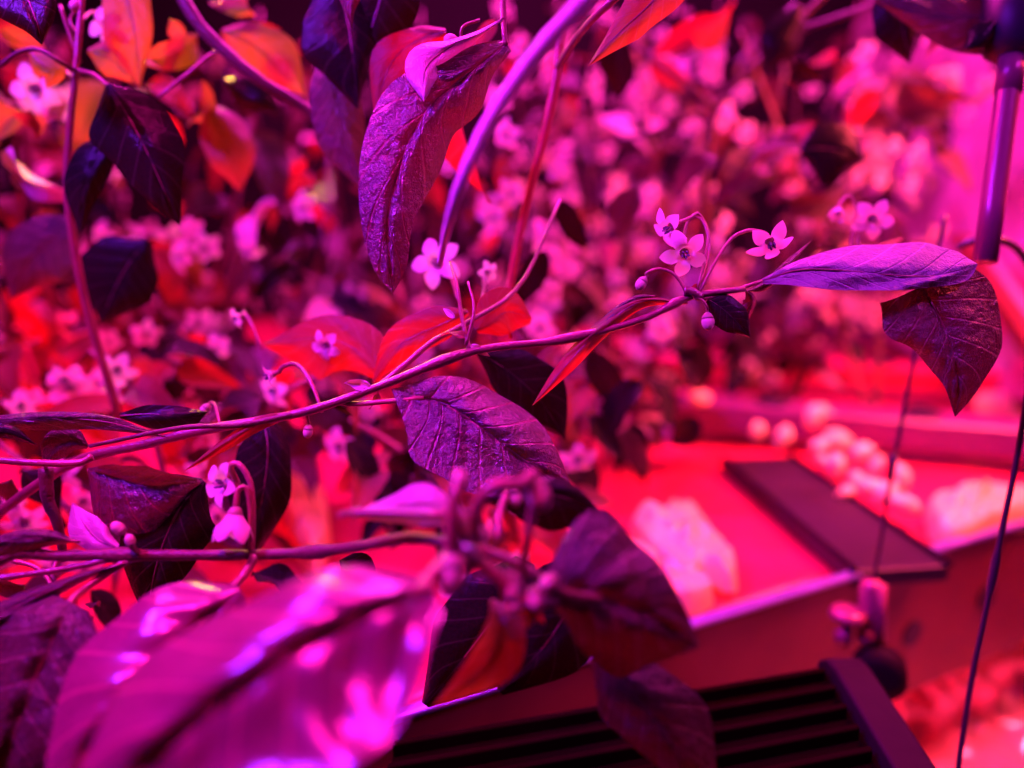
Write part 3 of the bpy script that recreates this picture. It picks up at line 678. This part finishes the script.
back_plant('far chilli plant seen in the gap at the upper left', (150, .95), [[(130, 300, .95), (120, 180, .92), (110, 20, .9)], [(60, 270, .95), (20, 150, .92), (0, 30, .9)], [(220, 260, .95), (250, 130, .92), (260, 10, .9)]], 84, 16, MB2, (.045, .075), .08)
back_plant('far chilli plant seen at top centre behind the lilac stem', (450, 1.0), [[(440, 300, 1.0), (430, 160, .98), (420, 10, .95)], [(360, 280, 1.0), (330, 150, .98), (330, 10, .95)], [(530, 280, 1.0), (560, 130, .98), (560, 0, .95)]], 84, 18, MB1, (.045, .075), .08)
back_plant('far chilli plant seen at the top right, left of the reflective film', (720, 1.1), [[(710, 290, 1.1), (720, 150, 1.05), (720, 0, 1.0)], [(640, 280, 1.1), (630, 130, 1.05), (640, 0, 1.0)], [(800, 240, 1.1), (840, 110, 1.05), (860, 0, 1.0)]], 84, 16, MB3, (.045, .075), .08)
back_plant('blurred chilli plant under the brown corner leaf, left of the support tube', (880, .78), [[(850, 230, .78), (860, 140, .75), (900, 60, .72)], [(820, 240, .75), (780, 130, .72), (740, 30, .7)], [(880, 200, .78), (920, 120, .75), (950, 60, .72)]], 84, 26, ['pale', 'glossy', 'mid', 'violet_lit', 'dark', 'mature', 'dark'], (.03, .05), .05)
back_plant('blurred chilli plant behind the red upright stem at the top', (580, .85), [[(580, 260, .85), (590, 120, .82), (600, 20, .8)], [(640, 230, .85), (660, 100, .82), (690, 10, .8)], [(520, 250, .85), (520, 120, .82), (510, 10, .8)]], 84, 40, MB3, (.03, .055), .06)
back_plant('low blurred chilli growth at the left between the two sharp branches', (170, .46), [[(170, 500, .46), (140, 400, .45), (90, 350, .44)], [(230, 480, .45), (280, 400, .44), (330, 370, .44)], [(80, 520, .42), (30, 470, .42), (-30, 420, .42)]], 56, 12, ['mid', 'thin', 'thin', 'glossy', 'mature', 'dark'], (.03, .05), .04)
back_plant('low blurred chilli growth under the central quilted leaf', (520, .50), [[(520, 480, .50), (560, 420, .50), (600, 370, .50)], [(450, 500, .46), (400, 450, .46), (350, 420, .46)]], 40, 6, ['thin', 'mid', 'mature', 'dark'], (.03, .05), .04)

#RACK
# ================================================================== rack, trays, lamp
M_CHAN = plain('purple_channel_plastic', (.13, .02, .12), .35, spec=.6)
M_RAIL = plain('red_lit_steel', (.18, .035, .03), .4, metal=.1, spec=.3, nscale=30, bump=.4, bscale=60, aniso=(1, 1, 14), bdist=.0008)  # steel with the red light put into its base colour
M_LIP = plain('violet_lit_steel_edge', (.26, .20, .62), .3, metal=.6)  # violet light from above is put into the edge colour
M_TRAY = plain('red_lit_plastic', (.50, .025, .07), .35, spec=.6, nscale=14, namt=.12, bump=.5, bscale=26, bdist=.004)  # pale liner; the red light falling on it is put into the colour
M_FILM = plain('reflective_film', (.75, .55, .60), .22, metal=.45, nscale=8, namt=.1, bump=.9, bscale=9, bdist=.02)
M_PALE = plain('pale_crumple', (.95, .95, .28), .3, nscale=60, namt=.06, bump=.4, bscale=120, trans=.2)
M_BLACK = plain('black_aluminium', (.006, .002, .002), .8, spec=.0, nscale=60)
M_BLACKP = plain('black_plastic', (.018, .010, .022), .45, spec=.3, nscale=50)
M_CAP = plain('grey_end_plate', (.014, .006, .012), .6, spec=.06, nscale=80)
M_WIRE = plain('dark_wire', (.035, .03, .03), .35, spec=.6)
M_TUBE = plain('pink_anodised_tube', (.30, .07, .12), .3, metal=.2, spec=.45, nscale=50, namt=.08)
M_PEB = plain('white_clay_pebble', (.95, .92, .36), .5, nscale=150, namt=.15, bump=.6, bscale=260)
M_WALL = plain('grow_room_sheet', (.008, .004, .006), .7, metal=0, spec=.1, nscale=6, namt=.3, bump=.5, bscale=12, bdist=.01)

def box_geo(bm, o, ax, ay, az):
    v = [bm.verts.new(o + ax * i + ay * j + az * k) for k in (0, 1) for j in (0, 1) for i in (0, 1)]
    for f in ((0, 1, 3, 2), (4, 6, 7, 5), (0, 4, 5, 1), (2, 3, 7, 6), (0, 2, 6, 4), (1, 5, 7, 3)):
        bm.faces.new([v[i] for i in f])

def bevel(o, w, s=2):
    b = o.modifiers.new('Bevel', 'BEVEL'); b.width = w; b.segments = s; b.limit_method = 'ANGLE'
    return o

TZ = .205
# the long rail
R0 = onz(560, 668, TZ + .003); R1 = onz(1024, 524, TZ + .003)
rd = (R1 - R0).normalized(); rn = Vector((-rd.y, rd.x, 0))     # rn points away from the camera
U = Vector((0, 0, 1))
a0 = R0 - rd * .55; ln = (R1 - R0).length + 1.1
T = thing('rack_rail', 'long steel rack rail crossing the lower right, with a bright violet top edge', 'rail', a0)
bm = bmesh.new(); box_geo(bm, a0, rd * ln, rn * .004, U * -.113)
bevel(bm_obj('rail_face', bm, M_RAIL, T), .0012)
bm = bmesh.new(); box_geo(bm, a0 + U * -.113, rd * ln, rn * .03, U * .004)
bevel(bm_obj('bottom_flange', bm, M_RAIL, T), .001)
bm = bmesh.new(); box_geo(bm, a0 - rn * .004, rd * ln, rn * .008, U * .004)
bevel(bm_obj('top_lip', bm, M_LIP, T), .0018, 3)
def on_rail(px, dz, off=.0):
    """point on the rail's front face under pixel column px"""
    r = FWD + (px - 512) / F * RT
    # intersect ray's vertical plane with the rail line
    t = ((a0 - CAM).cross(rd).z) / (Vector((r.x, r.y, 0)).cross(rd).z)
    p = CAM + Vector((r.x, r.y, 0)) * t
    return Vector((p.x, p.y, TZ + dz)) - rn * off
for px, dz in ((948, -.058), (1022, -.05), (730, -.06)):
    c = on_rail(px, dz, .0006)
    v = []; f = []; tube_geo([c + rn * .001, c - rn * .0008], [.010, .010], 20, v, f)
    mesh_obj('punched_hole', v, f, M_BLACKP, T, False)

# tray liner: slightly wavy sheet
def sheet(name, o, ax, ay, nx, ny, amp, sc, mat, parent=None, seed=0, ridged=False, stretch=False):
    v = []; f = []
    n = ax.cross(ay).normalized()
    for j in range(ny + 1):
        for i in range(nx + 1):
            p = o + ax * (i / nx) + ay * (j / ny)
            pp_ = Vector((p.x, p.y + p.z * 1.1, (p.z - p.y * .9) * .25)) if stretch else p
            q = noise.noise(pp_ * sc + Vector((seed, 0, 0)))
            if ridged: q = abs(q) * 2 + .5 * abs(noise.noise(p * sc * 2.3 + Vector((0, seed, 3)))) - .6
            v.append(p + n * q * amp)
    for j in range(ny):
        for i in range(nx):
            a = j * (nx + 1) + i; f.append((a, a + 1, a + nx + 2, a + nx + 1))
    return mesh_obj(name, v, f, mat, parent, True)

o_ = Vector((a0.x, a0.y, TZ - .006)) + rn * .012 - rd * .6
t_ = sheet('tray_liner', o_, rd * (ln + .9), rn * 1.35, 130, 80, .003, 9, M_TRAY)
tag(t_, 'plastic liner of the growing tray behind the steel rail, red light put into its colour', 'tray')
t_.modifiers.new('Solidify', 'SOLIDIFY').thickness = .002

# dark channel lying across the tray
p0, p1 = onz(900, 566, TZ + .008), onz(764, 462, TZ + .008)
cd = (p1 - p0).normalized(); cn = Vector((-cd.y, cd.x, 0))
T = thing('nutrient_channel', 'flat dark plastic channel lying across the tray behind the rail', 'channel', p0)
bm = bmesh.new(); box_geo(bm, p0 - cn * .034 - cd * .004, cd * ((p1 - p0).length + .02), cn * .070, U * -.012)
bevel(bm_obj('channel_lid', bm, M_BLACKP, T), .002)
for s in (-.034, .033):
    bm = bmesh.new(); box_geo(bm, p0 + cn * s - cd * .006, cd * ((p1 - p0).length + .02), cn * .003, U * .004)
    bevel(bm_obj('channel_rim', bm, M_CAP, T), .001)

# channels further back, running across
for i, (xa, ya, xb, yb, w, h, lb) in enumerate(((560, 392, 905, 420, .05, .03, 'nearest magenta channel crossing behind the clay pebbles'), (600, 352, 960, 372, .05, .03, 'middle magenta channel crossing behind the small dark leaf'), (640, 322, 1010, 332, .05, .03, 'farthest magenta channel, under the long pale leaf'))):
    q0, q1 = onz(xa, ya, TZ + .04), onz(xb, yb, TZ + .04)
    dd = (q1 - q0).normalized(); nn = Vector((-dd.y, dd.x, 0))
    T = thing('growing_channel', lb, 'channel', q0, 'channels across the rack')
    bm = bmesh.new(); box_geo(bm, q0, dd * ((q1 - q0).length + .3), nn * w, U * -h)
    bevel(bm_obj('channel_body', bm, M_CHAN if i != 1 else M_TRAY, T), .004, 3)
    for k in range(3):
        c = q0 + dd * (.08 + .14 * k) + nn * w * .5
        v = []; f = []; tube_geo([c - U * .002, c + U * .004, c + U * .006], [.016, .016, .012], 18, v, f)
        mesh_obj('net_cup', v, f, M_BLACKP, T, False)

# clay pebbles along the channel
def pebble(px, py, d_up, r, seed, sx=1, zr=None):
    z = TZ + d_up
    c = onz(px, py, z)
    bm = bmesh.new(); bmesh.ops.create_icosphere(bm, subdivisions=3, radius=1)
    rot = Matrix.Rotation(seed * 1.3, 3, 'Y') @ Matrix.Rotation(seed, 3, 'Z')
    for v in bm.verts:
        k = 1 + .22 * noise.noise(v.co * 1.4 + Vector((seed, 0, 0)))
        q = Vector((v.co.x * sx, v.co.y, v.co.z * 1.45)) * k * r * .86
        v.co = c + rot @ q
    return bm_obj('clay_pebble', bm, M_PEB, None, True)
pl = [(815, 416, .035, 11, 'topmost pebble of the curved heap beside the channel'), (829, 418, .034, 7, 'small pebble tucked right of the topmost one'), (838, 440, .03, 12, 'bright upright pebble second down the heap'), (820, 446, .028, 8, 'dull pebble left of the bright upright one'),
      (836, 466, .022, 10, 'pebble under the bright upright one'), (824, 461, .022, 7, 'small low pebble at the left foot of the heap'), (862, 452, .028, 10, 'pebble left of the front wire, upper'), (876, 465, .026, 8, 'small pebble touching the front wire'),
      (858, 482, .016, 10, 'pale pebble low beside the channel rim'), (872, 488, .016, 12, 'wide pebble below the front wire'), (886, 494, .016, 11, 'pebble just right of the front wire'), (900, 478, .02, 12, 'pebble right of the front wire, upper'),
      (906, 505, .012, 12, 'pebble beside the pale crumpled film'), (846, 492, .012, 8, 'lowest pebble on the channel edge'), (757, 431, .03, 8, 'lone round pebble left of the heap'), (995, 412, .02, 20, 'big pale pebble near the right edge'), (700, 398, .05, 9, 'lone glowing pebble below the small dark leaf'), (783, 437, .03, 9, 'dim pebble left of the topmost one')]
for i, (x, y, du, r, lb) in enumerate(pl):
    c = onz(x, y, TZ + du); dep = (c - CAM).dot(FWD)
    o = pebble(x, y, du, r * dep / F, i * 1.7 + .5, random.uniform(.8, 1.1))
    tag(o, 'whitish clay pebble, ' + lb if 'pebble' not in lb[:1] else lb, 'pebble', 'clay pebbles on the tray')

# pale crumpled pieces on the tray
def crumple(name, pts, mat, amp, label, cat, seed, du=.01):
    """closed outline in px on the tray, filled and crumpled into a low heap"""
    W = [onz(x, y, TZ + du) for x, y in pts]
    c = sum(W, Vector()) / len(W)
    ring = [Vector(p) for p in cr([tuple(p) for p in W + [W[0]]], 49)][:-1]
    lev = 14; v = [c]; f = []
    for l in range(1, lev + 1):
        for k, p in enumerate(ring):
            q = c.lerp(p, l / lev)
            hgt = (1 - (l / lev) ** 3) * .6 + abs(noise.noise(q * 60 + Vector((seed, 0, 0)))) * 2.2 * (1 - .5 * l / lev)
            v.append(q + U * amp * hgt - U * (du + .004) * (l == lev))
    n = len(ring)
    for k in range(n): f.append((0, 1 + k, 1 + (k + 1) % n))
    for l in range(lev - 1):
        for k in range(n):
            a = 1 + l * n + k; b = 1 + l * n + (k + 1) % n; f.append((a, a + n, b + n, b))
    o = mesh_obj(name, v, f, mat, None, True)
    o.modifiers.new('Subsurf', 'SUBSURF').render_levels = 1
    tag(o, label, cat)
    return o
crumple('crumpled_patch', [(925, 505), (938, 494), (962, 502), (972, 488), (1010, 492), (1060, 494), (1060, 508), (1000, 522), (965, 534), (935, 528)], M_PALE, .014, 'bright crumpled film lying on the tray at the right edge', 'film', 3)
crumple('crumpled_patch', [(628, 520), (640, 505), (662, 508), (675, 500), (700, 512), (722, 540), (738, 560), (735, 580), (705, 570), (688, 590), (670, 565), (645, 545)], M_PALE, .010, 'pale crumpled patch in the middle of the tray, upper piece', 'film', 7)  # pale crumpled patches raised slightly above the liner
crumple('crumpled_patch', [(608, 535), (640, 550), (668, 562), (700, 575), (715, 588), (690, 600), (650, 595), (618, 575)], M_PALE, .009, 'pale crumpled patch beside the wrinkled leaf, lower left piece', 'film', 11)
crumple('crumpled_patch', [(282, 440), (300, 430), (318, 470), (330, 520), (318, 560), (296, 540), (285, 490)], M_PALE, .010, 'pale patch put on the tray as bright pink light between the leaves left of centre', 'film', 19)  # pale patch imitates pink light on the tray between the leaves

# ribbed lamp housing under the rail
HZ = .214
q0 = onz(398, 722, HZ); q1 = onz(822, 652, HZ)
hd = (q1 - q0).normalized(); hn = Vector((-.02, -1, 0)).normalized()      # towards the camera
L_ = (q1 - q0).length
h0 = q0; HL = L_
T = thing('grow_lamp', 'black ribbed grow lamp housing hung below the rail at the bottom', 'lamp', h0)
def prof(u):      # rounded shoulder profile: u metres towards the camera
    return -.010 * (1 - math.cos(min(1, max(0, (.012 - u) / .012)) * PI / 2)) - .10 * max(0, u - .02) ** 1.0 * .6
v = []; f = []
nu = 20
for e in (0, 1):
    for i in range(nu + 1):
        u = i / nu * .20
        v.append(h0 + hd * HL * e + hn * u + U * (prof(u) - .006))
for i in range(nu): f.append((i, i + 1, i + nu + 2, i + nu + 1))
base = len(v)
for e in (0, 1):
    for (u, z) in ((.20, -.05), (0, -.05)): v.append(h0 + hd * HL * e + hn * u + U * z)
f.append((nu, base, base + 2, 2 * nu + 1)); f.append((base, base + 1, base + 3, base + 2)); f.append((base + 1, 0, nu + 1, base + 3))
f.append(tuple(range(nu + 1)) + (base, base + 1)); f.append(tuple(nu + 1 + i for i in range(nu + 1))[::-1] + (base + 3, base + 2))
mesh_obj('housing', v, f, M_BLACK, T, False)
for k in range(13):
    u = .012 + k * .0135
    bm = bmesh.new(); box_geo(bm, h0 + hn * u + U * (prof(u) - .008), hd * (HL - .004), hn * .0035, U * .0085)
    bevel(bm_obj('cooling_fin', bm, M_BLACK, T), .001)
# end plate with curved shoulder
v = []; f = []
for e in (0, 1):
    for i in range(nu + 1):
        u = -.003 + i / nu * .21
        v.append(q1 + hd * (.022 * e - .001) + hn * u + U * (prof(u) + .003 - .003 * e))
for e in (0, 1):
    for i in range(nu + 1):
        u = -.003 + i / nu * .21
        v.append(q1 + hd * (.022 * e - .001) + hn * u + U * -.055)
k = nu + 1
for i in range(nu):
    f += [(i, i + 1, k + i + 1, k + i), (2 * k + i, 3 * k + i, 3 * k + i + 1, 2 * k + i + 1), (k + i, k + i + 1, 3 * k + i + 1, 3 * k + i), (i, 2 * k + i, 2 * k + i + 1, i + 1)]
f += [(0, k, 3 * k, 2 * k), (k - 1, 3 * k - 1, 4 * k - 1, 2 * k - 1)]
o = mesh_obj('end_plate', v, f, M_CAP, T, False); bevel(o, .002, 3)
# wing bolt and pulley on the end of the housing
c = P(845, 640, .455)
v = []; f = []; tube_geo([c - U * .004, c + U * .014], [.0035, .003], 12, v, f)
tube_geo([c + U * .014, c + U * .016, c + U * .020, c + U * .021], [.006, .011, .010, .004], 18, v, f)
mesh_obj('wing_bolt', v, f, M_TUBE, T)
for px_ in (843, 866):
    v = []; f = []; ellipsoid(v, f, P(px_, 636, .452), Vector((0, 0, 1)), .0055, .0052, 14, 10)
    mesh_obj('ball_knob', v, f, M_TUBE, T)
c = P(879, 672, .45); v = []; f = []
tube_geo([c - Vector((.004, .008, 0)), c - Vector((.003, .006, 0)), c + Vector((.003, .006, 0)), c + Vector((.004, .008, 0))], [.008, .0155, .0155, .008], 26, v, f)
mesh_obj('pulley', v, f, M_CAP, T)

# hanging wires
T = thing('hanging_wire', 'thin dark wire dropping to a clamp on the rail', 'wire', P(868, 640, .46))
tube('wire_strand', [P(*q) for q in cr([(945, 215, .43), (930, 290, .435), (916, 350, .44), (900, 430, .445), (884, 520, .45), (871, 600, .455), (868, 660, .46)], 40)], .0013, M_WIRE, T, 8)
for (a, b, r) in (((894, 455, .446), (889, 480, .448), .0024), ((872, 580, .452), (869, 640, .456), .0068)):
    pa, pb = P(*a), P(*b)
    v = []; f = []; tube_geo([pa, pa.lerp(pb, .08), pa.lerp(pb, .92), pb], [r * .7, r, r, r * .7], 16, v, f)
    mesh_obj('crimp_sleeve' if r < .004 else 'cable_clamp', v, f, M_WIRE if r < .004 else M_TUBE, T)
v = []; f = []; tube_geo([P(880, 585, .449), P(878, 640, .453)], [.0045, .0045], 12, v, f)
mesh_obj('clamp_screw', v, f, M_TUBE, T)
w = tube('hanging_wire', [P(*q) for q in cr([(1062, 150, .33), (1040, 300, .335), (1020, 440, .34), (1000, 540, .345), (984, 620, .35), (970, 690, .355), (955, 790, .36)], 40)], [.0013 if abs(i - 22) > 1 else .0020 for i in range(40)], M_WIRE, None, 8)
tag(w, 'thicker dark wire running down the right edge of the picture', 'wire')
hz = tube('black_hose', [P(*q) for q in cr([(958, 247, .42), (970, 242, .415), (990, 239, .41), (1008, 243, .41), (1024, 257, .415), (1050, 300, .42)], 24)], .0022, M_WIRE, None, 8)
tag(hz, 'thin black hose looping past the foot of the support tube', 'hose')

T = thing('support_tube', 'shiny purple metal tube hanging from a black mount at the upper right', 'tube', P(985, 262, .36))
pa, pb = P(1016, 30, .365), P(985, 262, .36)
tube('tube_body', [pa, pa.lerp(pb, .25), pa.lerp(pb, .5), pa.lerp(pb, .75), pb], .0055, M_TUBE, T, 28)
tube('tube_sleeve', [P(1013, 52, .365), P(1008, 93, .364)], .0062, M_TUBE, T, 28)
v = []; f = []; tube_geo([P(1020, -20, .37), P(1017, 20, .367), P(1015, 50, .366), P(1014, 58, .366)], [.016, .016, .014, .009], 24, v, f)
mesh_obj('tube_mount', v, f, M_BLACKP, T)

# diagonal strut in front of the film at the right
T = thing('diagonal_strut', 'pink lit steel strut slanting down at the right edge', 'strut', onz(1030, 350, .3))
s0, s1 = P(955, 232, .90), P(1070, 405, .66)
bm = bmesh.new(); ax = (s1 - s0); side = ax.cross(FWD).normalized()
box_geo(bm, s0, ax, side * .022, FWD * .022)
bevel(bm_obj('strut_bar', bm, M_RAIL, T), .002)
bm = bmesh.new(); box_geo(bm, s0 + side * .022, ax, side * .012, FWD * .004)
bevel(bm_obj('strut_flange', bm, M_FILM, T), .001)

# setting: film on the right, back sheet, foil floor
wr = sheet('wall_right', Vector((.56, .5, .22)), Vector((.16, 1.3, 0)), Vector((.02, 0, 1.0)), 90, 70, .05, 6, M_FILM, None, 5, True, True); wr['kind'] = 'structure'
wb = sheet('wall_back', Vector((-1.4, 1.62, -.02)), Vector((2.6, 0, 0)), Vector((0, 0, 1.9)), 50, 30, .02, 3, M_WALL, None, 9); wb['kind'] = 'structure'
fl = sheet('floor', Vector((-1.6, -.6, -.012)), Vector((3.4, 0, 0)), Vector((0, 2.4, 0)), 20, 20, 0.0, 3, M_WALL, None, 9); fl['kind'] = 'structure'
ff = sheet('foil_sheet', Vector((.1, .25, .008)), Vector((1.2, 0, 0)), Vector((0, 1.0, 0)), 200, 170, .014, 26, M_FILM, None, 2, True)
tag(ff, 'crinkled reflective foil sheet on the floor below the rail, bright pink', 'foil sheet')

#LIGHTS
def area(name, loc, aim, size, col, power, sy=None, spread=180):
    d = bpy.data.lights.new(name, 'AREA'); d.energy = power; d.color = col; d.size = size
    d.spread = math.radians(spread)
    if sy: d.shape = 'RECTANGLE'; d.size_y = sy
    o = bpy.data.objects.new(name, d); COL.objects.link(o); o.location = loc
    o.rotation_euler = (Vector(aim) - Vector(loc)).to_track_quat('-Z', 'Y').to_euler()
    return o
area('grow_light_magenta', (.0, .95, 1.25), (.0, .85, .3), .5, (1., .022, .60), 37, .09)
area('fill_light_violet', (-.46, .14, .86), (-.04, .30, .44), .16, (.26, .014, 1.), 2.8, .04, 80)  # added violet light for highlights on the leaf tops
area('fill_light_pink', (-.22, .12, .95), (-.14, .20, .38), .18, (1., .008, .36), 1.5, .05, 70)  # added pink front fill on the foreground leaves
area('side_light', (.42, .12, .85), (.14, .31, .47), .12, (.70, .03, 1.), .22, .06, 40)  # weak violet light aimed at the leaves right of centre
area('fill_light_left', (-.60, .80, 1.10), (-.35, .70, .4), .3, (1., .018, .50), 14, .06)  # added to brighten the blurred foliage at the left
area('fill_light_red', (.50, .50, .72), (.26, .68, .2), .2, (1., .05, .10), 8.5, None, 100)  # added red light so the tray comes out red
area('fill_light_red_low', (-.35, .50, .30), (.0, .75, .22), .2, (1., .006, .05), .55)  # added low light in place of red bounce under the leaves
sp = bpy.data.lights.new('fill_backlight_warm', 'SPOT'); sp.energy = 48; sp.color = (1., .5, .04); sp.spot_size = math.radians(19); sp.spot_blend = .6; sp.shadow_soft_size = .06  # added backlight that turns the upper left leaves orange
so = bpy.data.objects.new('fill_backlight_warm', sp); COL.objects.link(so); so.location = (-.55, 1.45, 1.05)
so.rotation_euler = (P(130, 30, .42) - so.location).to_track_quat('-Z', 'Y').to_euler()
area('fill_light_foil', (.16, .92, .10), (.50, .60, .0), .12, (1., .035, .16), 4.5, .05)  # added raking light across the floor foil, apart from the lamp housing

w = bpy.data.worlds.new('grow_room'); S.world = w; w.use_nodes = True
w.node_tree.nodes['Background'].inputs[0].default_value = (1, .01, .35, 1)
w.node_tree.nodes['Background'].inputs[1].default_value = .012

cd_ = bpy.data.cameras.new('camera'); cam = bpy.data.objects.new('camera', cd_); COL.objects.link(cam)
cam.location = CAM; cam.rotation_euler = (PI / 2 - PITCH, 0, 0)
cd_.sensor_width = 36; cd_.lens = 36 * F / 1024; cd_.clip_start = .01
cd_.dof.use_dof = True; cd_.dof.focus_distance = .297; cd_.dof.aperture_fstop = 2.6
S.camera = cam
S.view_settings.view_transform = 'Standard'; S.view_settings.look = 'None'
S.view_settings.exposure = 0; S.view_settings.gamma = 1; S.view_settings.use_curve_mapping = False
